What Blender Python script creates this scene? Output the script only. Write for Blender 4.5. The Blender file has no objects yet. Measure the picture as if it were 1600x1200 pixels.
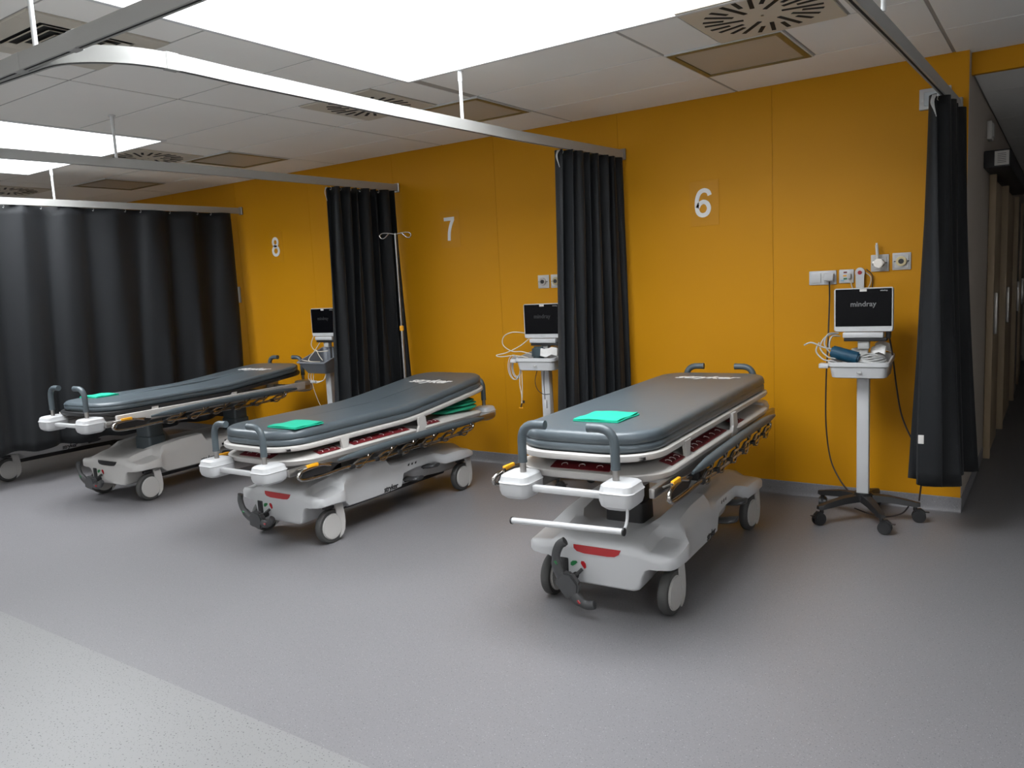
import bpy, bmesh, math, random
from mathutils import Vector, Matrix
random.seed(7)
PI = math.pi
SC = bpy.context.scene
COL = SC.collection

# ------------------------------------------------------------------ camera
H = 2.573                                   # ceiling height
def cam_axes(yaw, pitch, roll):
    cy, sy, cp, sp = math.cos(yaw), math.sin(yaw), math.cos(pitch), math.sin(pitch)
    f = Vector((sy*cp, cy*cp, sp)); r = Vector((cy, -sy, 0)); u = r.cross(f)
    cr, sr = math.cos(roll), math.sin(roll)
    return cr*r + sr*u, -sr*r + cr*u, f
cam_d = bpy.data.cameras.new('camera'); cam = bpy.data.objects.new('camera', cam_d); COL.objects.link(cam)
r_, u_, f_ = cam_axes(-0.6092, -0.1281, -0.0517)
M = Matrix((r_, u_, -f_)).transposed().to_4x4(); M.translation = Vector((0.8736, -5.1107, 1.4592))
cam.matrix_world = M
cam_d.sensor_fit = 'HORIZONTAL'; cam_d.sensor_width = 36.0; cam_d.lens = 36.0*1239.5/1600.0
cam_d.clip_start = 0.05; cam_d.clip_end = 60
SC.camera = cam

# ------------------------------------------------------------------ world, daylight through the skylights, exposure
SKY = [(-2.09, -0.10, -3.69, -1.70), (-6.345, -4.36, -3.73, -1.735), (-2.09, -0.10, -9.2, -7.2), (-6.345, -4.36, -9.2, -7.2), (2.16, 4.15, -6.7, -4.7)]   # x0,x1,y0,y1; last three unseen, added to fill from behind and the right
SHAFT = .62
w = bpy.data.worlds.new('world'); SC.world = w; w.use_nodes = True
w.node_tree.nodes['Background'].inputs[0].default_value = (.75, .85, 1, 1)
w.node_tree.nodes['Background'].inputs[1].default_value = 0.6
for i, (x0, x1, y0, y1) in enumerate(SKY):
    ld = bpy.data.lights.new('skylight_and_fill', 'AREA'); ld.shape = 'RECTANGLE'
    ld.size = x1-x0-.04; ld.size_y = y1-y0-.04; ld.energy = 36.5*(x1-x0)*(y1-y0); ld.color = (.95, .975, 1)
    lo = bpy.data.objects.new('skylight_and_fill', ld); COL.objects.link(lo)
    lo.location = ((x0+x1)/2, (y0+y1)/2, H+SHAFT-.03)
vs = SC.view_settings
vs.view_transform = 'Standard'; vs.look = 'None'; vs.gamma = 1; vs.use_curve_mapping = False; vs.exposure = 0.0

# ------------------------------------------------------------------ materials
MATS = {}
def mat(name, col, rough=.5, metal=0, spec=.5, var=0, vscale=8, bump=0, bscale=200, alpha=None, sheen=0):
    if name in MATS: return MATS[name]
    m = bpy.data.materials.new(name); m.use_nodes = True; nt = m.node_tree; b = nt.nodes['Principled BSDF']
    c = (col[0], col[1], col[2], 1)
    b.inputs['Base Color'].default_value = c; b.inputs['Roughness'].default_value = rough
    b.inputs['Metallic'].default_value = metal; b.inputs['Specular IOR Level'].default_value = spec
    if sheen: b.inputs['Sheen Weight'].default_value = sheen
    if alpha is not None: b.inputs['Alpha'].default_value = alpha
    if var or bump:
        tc = nt.nodes.new('ShaderNodeTexCoord')
    if var:
        n = nt.nodes.new('ShaderNodeTexNoise'); n.inputs['Scale'].default_value = vscale; n.inputs['Detail'].default_value = 4
        nt.links.new(tc.outputs['Object'], n.inputs['Vector'])
        mx = nt.nodes.new('ShaderNodeMix'); mx.data_type = 'RGBA'
        mx.inputs[6].default_value = tuple(v*(1-var) for v in col)+(1,); mx.inputs[7].default_value = tuple(min(1, v*(1+var)) for v in col)+(1,)
        nt.links.new(n.outputs['Fac'], mx.inputs[0]); nt.links.new(mx.outputs[2], b.inputs['Base Color'])
    if bump:
        n2 = nt.nodes.new('ShaderNodeTexNoise'); n2.inputs['Scale'].default_value = bscale; n2.inputs['Detail'].default_value = 3
        nt.links.new(tc.outputs['Object'], n2.inputs['Vector'])
        bp = nt.nodes.new('ShaderNodeBump'); bp.inputs['Strength'].default_value = bump; bp.inputs['Distance'].default_value = .002
        nt.links.new(n2.outputs['Fac'], bp.inputs['Height']); nt.links.new(bp.outputs['Normal'], b.inputs['Normal'])
    MATS[name] = m; return m

def vinyl(name, base, dark, light, dthr, lthr, scale):
    m = bpy.data.materials.new(name); m.use_nodes = True; nt = m.node_tree; b = nt.nodes['Principled BSDF']
    b.inputs['Roughness'].default_value = .42; b.inputs['Specular IOR Level'].default_value = .35
    tc = nt.nodes.new('ShaderNodeTexCoord'); last = None
    big = nt.nodes.new('ShaderNodeTexNoise'); big.inputs['Scale'].default_value = 1.3; big.inputs['Detail'].default_value = 3
    nt.links.new(tc.outputs['Object'], big.inputs['Vector'])
    mx0 = nt.nodes.new('ShaderNodeMix'); mx0.data_type = 'RGBA'
    mx0.inputs[6].default_value = tuple(v*.95 for v in base)+(1,); mx0.inputs[7].default_value = tuple(v*1.05 for v in base)+(1,)
    nt.links.new(big.outputs['Fac'], mx0.inputs[0]); last = mx0.outputs[2]
    for k, (c, thr) in enumerate(((dark, dthr), (light, lthr))):
        v = nt.nodes.new('ShaderNodeTexNoise'); v.inputs['Scale'].default_value = scale*(1+.35*k); v.inputs['Detail'].default_value = 1.5
        mp = nt.nodes.new('ShaderNodeMapping'); mp.inputs['Location'].default_value = (3.1*k, 1.7*k, k)
        nt.links.new(tc.outputs['Object'], mp.inputs['Vector']); nt.links.new(mp.outputs['Vector'], v.inputs['Vector'])
        rp = nt.nodes.new('ShaderNodeValToRGB'); rp.color_ramp.elements[0].position = thr; rp.color_ramp.elements[1].position = thr+.03
        nt.links.new(v.outputs['Fac'], rp.inputs['Fac'])
        mx = nt.nodes.new('ShaderNodeMix'); mx.data_type = 'RGBA'; mx.inputs[7].default_value = tuple(c)+(1,)
        nt.links.new(rp.outputs['Color'], mx.inputs[0]); nt.links.new(last, mx.inputs[6]); last = mx.outputs[2]
    nt.links.new(last, b.inputs['Base Color'])
    return m

FLOOR = vinyl('grey_vinyl', (.176, .172, .180), (.09, .095, .10), (.31, .305, .31), .65, .685, 165)
FLOOR2 = vinyl('pale_vinyl', (.213, .212, .213), (.05, .05, .055), (.25, .255, .25), .65, .72, 140)
BASEB = vinyl('skirting_vinyl', (.20, .195, .205), (.13, .13, .135), (.33, .33, .33), .66, .68, 130)
YEL = mat('yellow_panel', (.555, .247, .0045), .5, var=.03, vscale=2, spec=.16)
YELB = mat('yellow_joint', (.48, .215, .006), .6)
WHT = mat('white_wall', (.82, .80, .77), .7, var=.03)
CORW = mat('corridor_wall_dimmed', (.42, .365, .31), .7, var=.03)  # wall tone darkened to stand for the dim corridor light
TILE = mat('ceiling_tile', (.92, .905, .87), .9, bump=.25, bscale=300, var=.02, vscale=3)
GRID = mat('ceiling_grid_metal', (.40, .39, .37), .6)
SHAFTM = mat('shaft_white', (.9, .91, .92), .7)
TRIMW = mat('white_trim', (.70, .71, .71), .5)
ALU = mat('anodised_aluminium', (.40, .40, .385), .5, .25)
DARK = mat('dark_slot', (.012, .012, .012), .8)
DIFFM = mat('diffuser_cream', (.62, .575, .49), .5)
TROFF = mat('opal_panel', (.50, .46, .39), .45)
TROFB = mat('panel_frame_reflection', (.20, .155, .06), .35)  # tan puts the yellow wall's reflection into the frame colour
CURT = mat('curtain_charcoal', (.0105, .0118, .0135), .6, spec=.24, sheen=.05, bump=.15, bscale=900)
PLAST = mat('white_plastic', (.50, .505, .51), .32, var=.015, vscale=6)
PLASTW = mat('warm_white_plastic', (.48, .468, .45), .36)
OFFW = mat('frame_white', (.53, .51, .485), .38)
VINYL = mat('mattress_vinyl', (.080, .100, .113), .36, spec=.55, bump=.18, bscale=35, var=.08, vscale=4)
GRIP = mat('grip_slate', (.072, .092, .104), .42, var=.05)
STEEL = mat('brushed_steel', (.36, .345, .33), .3, .9)
CHROME = mat('dull_chrome', (.42, .40, .375), .18, 1)
BLK = mat('black_plastic', (.014, .014, .015), .45)
RUB = mat('tyre_rubber', (.055, .055, .053), .6)
PED = mat('pedal_grey', (.055, .056, .058), .4)
RED = mat('red_reflector', (.36, .012, .016), .25)
REDL = mat('dark_red_label', (.14, .010, .014), .45)
GRN = mat('green_sticker', (.01, .16, .045), .4)
ORG = mat('orange_lever', (.80, .36, .012), .4)
LOGOW = mat('logo_white', (.75, .75, .74), .5)
LOGOK = mat('logo_black', (.012, .012, .014), .5)
TEAL = mat('teal_paper', (.004, .40, .25), .75, var=.05, vscale=30)
TEALD = mat('green_cotton', (.008, .26, .14), .85, bump=.4, bscale=120, var=.15, vscale=20)
GLASSK = mat('screen_black', (.003, .003, .004), .2, spec=.08)
SCRT = mat('screen_grey_print', (.17, .17, .175), .5)
SCRD = mat('screen_dim_print', (.022, .022, .024), .5)
GREYB = mat('basket_grey', (.17, .185, .21), .5)
CBLW = mat('cable_ivory', (.58, .53, .43), .5)
CBLG = mat('cable_grey', (.42, .42, .41), .5)
CBLK = mat('cable_black', (.02, .012, .012), .5)
BLUE = mat('cuff_blue', (.003, .050, .095), .5)
PAPER = mat('plastic_packet', (.70, .69, .67), .3, var=.15, vscale=40)
BRASS = mat('outlet_brass', (.40, .34, .20), .35, .7)
WOODD = mat('door_laminate', (.36, .27, .17), .5, var=.06, vscale=5)
DOORG = mat('door_grey', (.22, .19, .16), .5)
CARD = mat('white_card', (.62, .60, .57), .6)
NUMW = mat('number_white', (.78, .78, .77), .5)
CLEAR = mat('number_plate_yellow', (.54, .24, .0055), .4, spec=.2)

# ------------------------------------------------------------------ mesh helpers
def new(): return bmesh.new()
def merge(bm, other):
    me = bpy.data.meshes.new('t'); other.to_mesh(me); other.free(); bm.from_mesh(me); bpy.data.meshes.remove(me)
def box(bm, c, s, bev=0, seg=2, rot=None):
    b = bmesh.new(); bmesh.ops.create_cube(b, size=1)
    bmesh.ops.scale(b, vec=s, verts=b.verts)
    if bev: bmesh.ops.bevel(b, geom=list(b.edges), offset=min(bev, min(s)*.49), segments=seg, affect='EDGES', profile=.5)
    if rot is not None: bmesh.ops.rotate(b, cent=(0, 0, 0), matrix=rot, verts=b.verts)
    bmesh.ops.translate(b, vec=c, verts=b.verts); merge(bm, b); return bm
def bx(bm, x0, x1, y0, y1, z0, z1, bev=0, seg=2):
    return box(bm, ((x0+x1)/2, (y0+y1)/2, (z0+z1)/2), (abs(x1-x0), abs(y1-y0), abs(z1-z0)), bev, seg)
def tube(bm, pts, r, n=10, closed=False, flat=1.0, caps=True):
    """sweep a circle of radius r (number or list) along pts; flat scales the second axis"""
    P = [Vector(p) for p in pts]; N = len(P); rr = r if isinstance(r, (list, tuple)) else [r]*N
    rings = []; up = None
    for i in range(N):
        if closed: t = (P[(i+1) % N]-P[i-1])
        else: t = P[min(i+1, N-1)]-P[max(i-1, 0)]
        t.normalize()
        if up is None:
            up = Vector((0, 0, 1)) if abs(t.z) < .9 else Vector((0, 1, 0))
        s = t.cross(up)
        if s.length < 1e-4: s = t.cross(Vector((1, 0, 0)))
        s.normalize(); up = s.cross(t).normalized()
        rings.append([bm.verts.new(P[i]+s*math.cos(2*PI*k/n)*rr[i]+up*math.sin(2*PI*k/n)*rr[i]*flat) for k in range(n)])
    M_ = N if closed else N-1
    for i in range(M_):
        a, b = rings[i], rings[(i+1) % N]
        for k in range(n): bm.faces.new((a[k], a[(k+1) % n], b[(k+1) % n], b[k]))
    if not closed and caps:
        bm.faces.new(list(reversed(rings[0]))); bm.faces.new(rings[-1])
    return bm
def arc(p0, p1, p2, n=6):
    """quadratic bend from p0 via p1 to p2"""
    a, b, c = Vector(p0), Vector(p1), Vector(p2)
    return [a*(1-t)**2+b*2*t*(1-t)+c*t*t for t in [i/n for i in range(n+1)]]
def smooth_path(pts, n=6):
    """Catmull-Rom through pts"""
    P = [Vector(p) for p in pts]; out = []
    for i in range(len(P)-1):
        p0, p1, p2, p3 = P[max(i-1, 0)], P[i], P[i+1], P[min(i+2, len(P)-1)]
        for k in range(n):
            t = k/n
            out.append(.5*((2*p1)+(-p0+p2)*t+(2*p0-5*p1+4*p2-p3)*t*t+(-p0+3*p1-3*p2+p3)*t**3))
    out.append(P[-1]); return out
def cyl(bm, c, r, h, axis='Z', n=24, bev=0, r2=None):
    b = bmesh.new(); bmesh.ops.create_cone(b, cap_ends=True, segments=n, radius1=r, radius2=r if r2 is None else r2, depth=h)
    if bev:
        ed = [e for e in b.edges if abs(e.verts[0].co.z-e.verts[1].co.z) < 1e-6]
        bmesh.ops.bevel(b, geom=ed, offset=bev, segments=2, affect='EDGES')
    if axis == 'X': bmesh.ops.rotate(b, cent=(0, 0, 0), matrix=Matrix.Rotation(PI/2, 3, 'Y'), verts=b.verts)
    if axis == 'Y': bmesh.ops.rotate(b, cent=(0, 0, 0), matrix=Matrix.Rotation(PI/2, 3, 'X'), verts=b.verts)
    bmesh.ops.translate(b, vec=c, verts=b.verts); merge(bm, b); return bm
def loft(bm, rings, cap0=True, cap1=True, closed=True):
    R = [[bm.verts.new(p) for p in ring] for ring in rings]
    for a, b in zip(R[:-1], R[1:]):
        n = len(a)
        for k in range(n if closed else n-1): bm.faces.new((a[k], a[(k+1) % n], b[(k+1) % n], b[k]))
    if cap0: bm.faces.new(list(reversed(R[0])))
    if cap1: bm.faces.new(R[-1])
    return bm
def rrect(x0, x1, y0, y1, r, z=0, n=5):
    out = []
    for cx, cy, a0 in ((x1-r, y1-r, 0), (x0+r, y1-r, PI/2), (x0+r, y0+r, PI), (x1-r, y0+r, 1.5*PI)):
        for i in range(n+1):
            a = a0+PI/2*i/n; out.append((cx+r*math.cos(a), cy+r*math.sin(a), z))
    return out
def poly_prism(bm, pts, axis, a, b):
    """extrude the 2-D polygon pts along axis from a to b; X: pts=(y,z), Y: pts=(x,z), Z: pts=(x,y)"""
    f = {'X': lambda p, t: (t, p[0], p[1]), 'Y': lambda p, t: (p[0], t, p[1]), 'Z': lambda p, t: (p[0], p[1], t)}[axis]
    A = [bm.verts.new(f(p, a)) for p in pts]; B = [bm.verts.new(f(p, b)) for p in pts]
    n = len(pts)
    for k in range(n): bm.faces.new((A[k], A[(k+1) % n], B[(k+1) % n], B[k]))
    bm.faces.new(list(reversed(A))); bm.faces.new(B); return bm
def obj(name, bm, m, parent=None, smooth=35, loc=None, rot=None):
    bmesh.ops.recalc_face_normals(bm, faces=bm.faces)
    me = bpy.data.meshes.new(name); bm.to_mesh(me); bm.free()
    me.materials.append(m)
    if smooth:
        me.shade_smooth(); me.set_sharp_from_angle(angle=math.radians(smooth))
    return link(name, me, parent, loc, rot)
def link(name, me, parent=None, loc=None, rot=None):
    o = bpy.data.objects.new(name, me); COL.objects.link(o)
    if parent: o.parent = parent
    if loc: o.location = loc
    if rot: o.rotation_euler = rot
    return o
def tag(o, label, cat, group=None):
    o['label'] = label; o['category'] = cat
    if group: o['group'] = group
    return o
def thing(name, label, cat, loc=(0, 0, 0), rz=0, group=None):
    o = bpy.data.objects.new(name, None); COL.objects.link(o); o.empty_display_size = .1
    o.location = loc; o.rotation_euler = (0, 0, rz); return tag(o, label, cat, group)
def struct(name, bm, m, smooth=30):
    o = obj(name, bm, m, None, smooth); o['kind'] = 'structure'; return o
def text_mesh(s, size, ext=.0008, shear=0, bold=0, spacing=1.0, squash=1.0):
    cu = bpy.data.curves.new('t', 'FONT'); cu.body = s; cu.size = size; cu.extrude = ext; cu.shear = shear; cu.offset = bold
    cu.align_x = 'CENTER'; cu.align_y = 'CENTER'; cu.resolution_u = 4; cu.space_character = spacing
    t = bpy.data.objects.new('t', cu); COL.objects.link(t)
    bpy.context.view_layer.update()
    me = bpy.data.meshes.new_from_object(t.evaluated_get(bpy.context.evaluated_depsgraph_get()))
    bpy.data.objects.remove(t); bpy.data.curves.remove(cu)
    if squash != 1:
        for v in me.vertices: v.co.y *= squash
    return me
def text(name, me, m, parent, loc, rot):
    me = me.copy(); me.materials.clear(); me.materials.append(m); return link(name, me, parent, loc, rot)

# ------------------------------------------------------------------ the room
XL, XR, YB, YC = -8.15, 4.6, -9.6, 8.0       # left wall, right wall, wall behind the camera, end of the corridor
XC = 0.424                                   # corner where the yellow wall ends and the corridor begins
f = struct('floor', bx(new(), XL, XR, -3.53, YC, -.06, 0), FLOOR)
struct('floor', bx(new(), XL, XR, YB, -3.53, -.06, 0), FLOOR2)
wb = struct('wall_back', bx(new(), XL, XC-.004, .003, .20, 0, H+.05), YELB)
PW = 1.0595; k = 0; x1 = XC
while x1 > XL:
    x0 = max(x1-PW, XL)
    obj('wall_panel', bx(new(), x0+.0008, x1-.0008, 0, .003, .084, H, .0008, 1), YEL, wb, 0); x1 -= PW
bb = new(); poly_prism(bb, [(.0, 0), (-.022, 0), (-.012, .004), (-.0065, .012), (-.004, .03), (-.004, .084), (.0, .088)], 'X', XL, XC+.004)
struct('baseboard_back', bb, BASEB)
bb = new(); bx(bb, XC, XC+.006, .0, YC, 0, .085, .002); struct('baseboard_corridor', bb, BASEB)
struct('wall_corridor', bx(new(), XC-.19, XC, .016, YC, 0, H+.05), CORW)
struct('wall_left', bx(new(), XL-.1, XL, YB, .2, 0, H+.05), WHT)
struct('wall_right', bx(new(), XR, XR+.1, YB, YC, 0, H+.05), WHT)
struct('wall_front', bx(new(), XL, XR, YB-.1, YB, 0, H+.05), WHT)
struct('wall_end', bx(new(), XC-.2, XR, YC, YC+.1, 0, H+.05), CORW)
# yellow fascia over the corridor mouth and the lower corridor ceiling
struct('trim_1', bx(new(), XC+.002, XR, .09, .13, 2.455, H+.02), YEL)
cc = struct('ceiling_corridor', bx(new(), XC, XR, .13, YC, 2.475, 2.53), GRID)
for i in range(5):
    for j in range(13):
        a0 = XC+.01+i*.62; b0 = .14+j*.6
        obj('ceiling_tile', bx(new(), a0, min(a0+.61, XR), b0, b0+.59, 2.463, 2.475, .002, 1), TILE, cc, 0)

# main ceiling: slab with skylight holes, tiles proud of the grid
def subtract(rects, h):
    out = []
    for (x0, x1, y0, y1) in rects:
        a0, a1, b0, b1 = h
        if a1 <= x0 or a0 >= x1 or b1 <= y0 or b0 >= y1: out.append((x0, x1, y0, y1)); continue
        if a0 > x0: out.append((x0, a0, y0, y1))
        if a1 < x1: out.append((a1, x1, y0, y1))
        m0, m1 = max(x0, a0), min(x1, a1)
        if b0 > y0: out.append((m0, m1, y0, b0))
        if b1 < y1: out.append((m0, m1, b1, y1))
    return out
slab = [(XL, XR, YB, .13)]
for h in SKY: slab = subtract(slab, (h[0]-.03, h[1]+.03, h[2]-.03, h[3]+.03))
bm = new()
for (x0, x1, y0, y1) in slab: bx(bm, x0, x1, y0, y1, H, H+.05)
ceil = struct('ceiling', bm, GRID, 0)
X0, TW, TD, D0 = -.8504, 1.2, .6, .532
DIFF = [(X0+.6+TW*kk, -D0-TD*1.5) for kk in (0, -2, -4, -6)]
TROF = [(-.85, -.25), (-2.65, -2.05), (-5.05, -4.45), (-6.85, -6.25)]
SQD = (-2.665, -3.235)
holes = list(SKY)
holes += [(x-.295, x+.295, y-.295, y+.295) for x, y in DIFF]
holes += [(a, b, -D0-TD, -D0) for a, b in TROF]
holes += [(SQD[0]-.295, SQD[0]+.295, SQD[1]-.295, SQD[1]+.295)]
tile_cache = {}
def tile(x0, x1, y0, y1):
    k_ = (round(x1-x0, 3), round(y1-y0, 3))
    if k_ not in tile_cache:
        b = box(new(), (0, 0, 0), (k_[0], k_[1], .003)); bmesh.ops.recalc_face_normals(b, faces=b.faces)
        me = bpy.data.meshes.new('ceiling_tile'); b.to_mesh(me); b.free(); me.materials.append(TILE); tile_cache[k_] = me
    link('ceiling_tile', tile_cache[k_], ceil, ((x0+x1)/2, (y0+y1)/2, H-.0015))
for kk in range(-7, 4):
    for j in range(-1, 15):
        x0, x1 = X0+kk*TW, X0+(kk+1)*TW
        y1, y0 = (0, -D0) if j == -1 else (-D0-j*TD, -D0-(j+1)*TD)
        x0, x1, y0 = max(x0, XL), min(x1, XR), max(y0, YB)
        if x1-x0 < .03 or y1-y0 < .03: continue
        if j == -1 and x1 > XC and x0 > XC-.2: y1 = .088
        rs = [(x0, x1, y0, y1)]
        for h in holes: rs = subtract(rs, h)
        for (a0, a1, b0, b1) in rs:
            if a1-a0 < .07 or b1-b0 < .07: continue
            tile(a0+.009, a1-.009, b0+.0065, b1-.0065)
# skylights in view, then the added unseen ones
for i, (x0, x1, y0, y1) in enumerate(SKY):
    bm = new(); t = .03; z1 = H+SHAFT
    for q in ((x0-t, x0, y0-t, y1+t), (x1, x1+t, y0-t, y1+t), (x0, x1, y0-t, y0), (x0, x1, y1, y1+t)):
        bx(bm, *q, H-.002, z1)
    wn = struct('window_%d' % (i+1), bm, SHAFTM, 0)
    bm = new()
    for q in ((x0-.018, x0+.006, y0-.018, y1+.018), (x1-.006, x1+.018, y0-.018, y1+.018), (x0, x1, y0-.018, y0+.006), (x0, x1, y1-.006, y1+.018)):
        bx(bm, *q, H-.012, H+.02, .002, 1)
    obj('trim_frame', bm, TRIMW, wn, 0)
    obj('opal_pane', bx(new(), x0, x1, y0, y1, z1, z1+.02), SHAFTM, wn, 0)

# ------------------------------------------------------------------ ceiling fittings
dl = ['swirl air diffuser in the ceiling right of the near skylight', 'swirl air diffuser in the ceiling above bay seven, crossed by a curtain rail',
      'swirl air diffuser in the ceiling beside the far skylight', 'dim swirl air diffuser in the ceiling behind the drawn curtain']
for (x, y), lb in zip(DIFF, dl):
    t = thing('air_diffuser', lb, 'air vent', (x, y, H-.008), 0, 'swirl ceiling diffusers')
    obj('face_plate', box(new(), (0, 0, .003), (.585, .585, .010), .002, 1), DIFFM, t, 0)
    for i in range(24):
        a = 2*PI*i/24+.05; ra, rb = ((.085, .255), (.165, .255), (.125, .255), (.165, .255))[i % 4]
        b = new(); box(b, (0, 0, 0), (rb-ra, .019, .003)); me_rot = Matrix.Rotation(a+.16, 3, 'Z')
        bmesh.ops.rotate(b, cent=(0, 0, 0), matrix=me_rot, verts=b.verts)
        rm = (ra+rb)/2; obj('slot', b, DARK, t, 0, (rm*math.cos(a), rm*math.sin(a), -.0025))
    obj('centre_screw', cyl(new(), (0, 0, -.003), .006, .004, n=10), STEEL, t)
tl = ['beige ceiling light panel nearest the right corner above bay six', 'beige ceiling light panel above bay seven beside a white rail rod',
      'beige ceiling light panel above bay eight', 'dark ceiling light panel behind the drawn black curtain']
for (a, b), lb in zip(TROF, tl):
    t = thing('ceiling_light', lb, 'ceiling light', ((a+b)/2, -D0-TD/2, H-.012), 0, 'square ceiling light panels')
    bm = new(); s = .288
    for q in ((-s, -s+.03, -s, s), (s-.03, s, -s, s), (-s+.03, s-.03, -s, -s+.03), (-s+.03, s-.03, s-.03, s)): bx(bm, *q, -.001, .012)
    obj('frame', bm, TROFB, t, 0)
    bm = new(); s2 = .298
    for q in ((-s2, -s, -s2, s2), (s, s2, -s2, s2), (-s, s, -s2, -s), (-s, s, s, s2)): bx(bm, *q, .002, .012)
    obj('grid_edge', bm, TRIMW, t, 0)
    obj('opal_panel', bx(new(), -s+.03, s-.03, -s+.03, s-.03, .004, .012, .002, 1), TROFF, t, 0)
t = thing('air_diffuser', 'square louvred air diffuser in the ceiling at the top left', 'air vent', (SQD[0], SQD[1], H-.01))
bm = new()
for q in ((-.295, -.2, -.295, .295), (.2, .295, -.295, .295), (-.2, .2, -.295, -.2), (-.2, .2, .2, .295)): bx(bm, *q, 0, .01, .001, 1)
obj('face_plate', bm, DIFFM, t, 0)
obj('duct', bx(new(), -.2, .2, -.2, .2, .008, .0098), DARK, t, 0)
for i in range(4):
    s = .185-.045*i; bm = new(); rg = []
    A = [(-s, -s, -.004), (s, -s, -.004), (s, s, -.004), (-s, s, -.004)]; s2 = s-.022; B = [(-s2, -s2, .006), (s2, -s2, .006), (s2, s2, .006), (-s2, s2, .006)]
    va = [bm.verts.new(p) for p in A]; vb = [bm.verts.new(p) for p in B]; vc = [bm.verts.new((p[0], p[1], p[2]+.002)) for p in A]; vd = [bm.verts.new((p[0], p[1], p[2]+.002)) for p in B]
    for k in range(4):
        j = (k+1) % 4; bm.faces.new((va[k], va[j], vb[j], vb[k])); bm.faces.new((vc[k], vc[j], vd[j], vd[k])); bm.faces.new((va[k], va[j], vc[j], vc[k])); bm.faces.new((vb[k], vb[j], vd[j], vd[k]))
    obj('louvre', bm, DIFFM, t, 0)

# ------------------------------------------------------------------ curtain rails
ZR = 2.29
def rail_mesh(pts, wd=.026, ht=.055):
    """rectangular profile swept along horizontal pts, with a slot below"""
    bm = new(); P = [Vector(p) for p in pts]; rings = []
    for i, p in enumerate(P):
        d = (P[min(i+1, len(P)-1)]-P[max(i-1, 0)]).normalized(); n = Vector((-d.y, d.x, 0))
        rings.append([p+n*a+Vector((0, 0, b)) for a, b in ((-wd/2, -ht/2), (-wd/2, ht/2), (wd/2, ht/2), (wd/2, -ht/2), (wd*.2, -ht/2), (wd*.2, -ht/2+.01), (-wd*.2, -ht/2+.01), (-wd*.2, -ht/2))])
    loft(bm, rings, True, True); return bm
def slot_mesh(pts):
    bm = new(); P = [Vector(p) for p in pts]; rings = []
    for i, p in enumerate(P):
        d = (P[min(i+1, len(P)-1)]-P[max(i-1, 0)]).normalized(); n = Vector((-d.y, d.x, 0))
        rings.append([p+n*a+Vector((0, 0, -.0275+b)) for a, b in ((-.005, .001), (-.005, .009), (.005, .009), (.005, .001))])
    loft(bm, rings); return bm
def rail(label, pts, rods, joints=(), end=True):
    t = thing('curtain_rail', label, 'curtain rail', pts[-1] if end else pts[0], 0, 'curtain rails')
    o = Vector(t.location); L = [Vector(p)-o for p in pts]
    obj('track', rail_mesh(L), ALU, t, 40); obj('track_slot', slot_mesh(L), DARK, t, 0)
    for (x, y) in rods:
        b = new(); cyl(b, Vector((x, y, (ZR+.0275+H)/2))-o, .0085, H-ZR-.0275, n=12)
        rd = obj('drop_rod', b, TRIMW, t)
        b = new(); cyl(b, Vector((x, y, H-.035))-o, .0115, .058, n=12); cyl(b, Vector((x, y, H-.009))-o, .02, .008, n=14); obj('rod_collar', b, TRIMW, rd)
    for (x, y, rz) in joints:
        obj('joint_sleeve', box(new(), Vector((x, y, ZR))-o, (.05, .030, .060), .002, 1, Matrix.Rotation(rz, 3, 'Z')), ALU, t, 0)
    if end: obj('wall_bracket', box(new(), (0, -.012, 0), (.05, .02, .075), .004, 1), STEEL, t, 0)
    return t
YF = -3.712
rail('long straight ceiling rail crossing the top left corner', [(XL, YF-.05, ZR), (-1.0, YF+.02, ZR), (XR, YF+.2, ZR)], [(-1.98, YF+.01), (-4.4, YF), (.6, YF+.07)], [(-2.10, YF+.01, 0), (-1.74, YF+.015, 0)], False)
c2 = smooth_path([(-2.35, YF+.028, ZR), (-2.12, YF+.04, ZR), (-1.93, -3.65, ZR), (-1.80, -3.54, ZR), (-1.745, -3.38, ZR), (-1.752, -3.1, ZR)], 5)
rail('pale rail with a curved end between bays six and seven', [Vector((a.x, a.y, ZR)) for a in c2]+[(-1.757, -2.2, ZR), (-1.74, -1.2, ZR), (-1.655, -.002, ZR)], [(-1.75, -1.68)], [(-1.745, -3.36, 1.57)])
rail('rail holding the curtain at the right corner beside bay six', [(.27, YF+.1, ZR), (.33, -1.7, ZR), (.372, -.002, ZR)], [(.335, -1.985)])
rail('rail with a bunched curtain between bays seven and eight', [(-3.93, YF, ZR), (-3.80, -1.91, ZR), (-3.757, -.002, ZR)], [(-3.84, -2.39)])
rail('rail carrying the drawn black curtain left of bay eight', [(-6.12, YF, ZR), (-5.94, -1.8, ZR), (-5.845, -.002, ZR)], [(-5.93, -1.75)])

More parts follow.
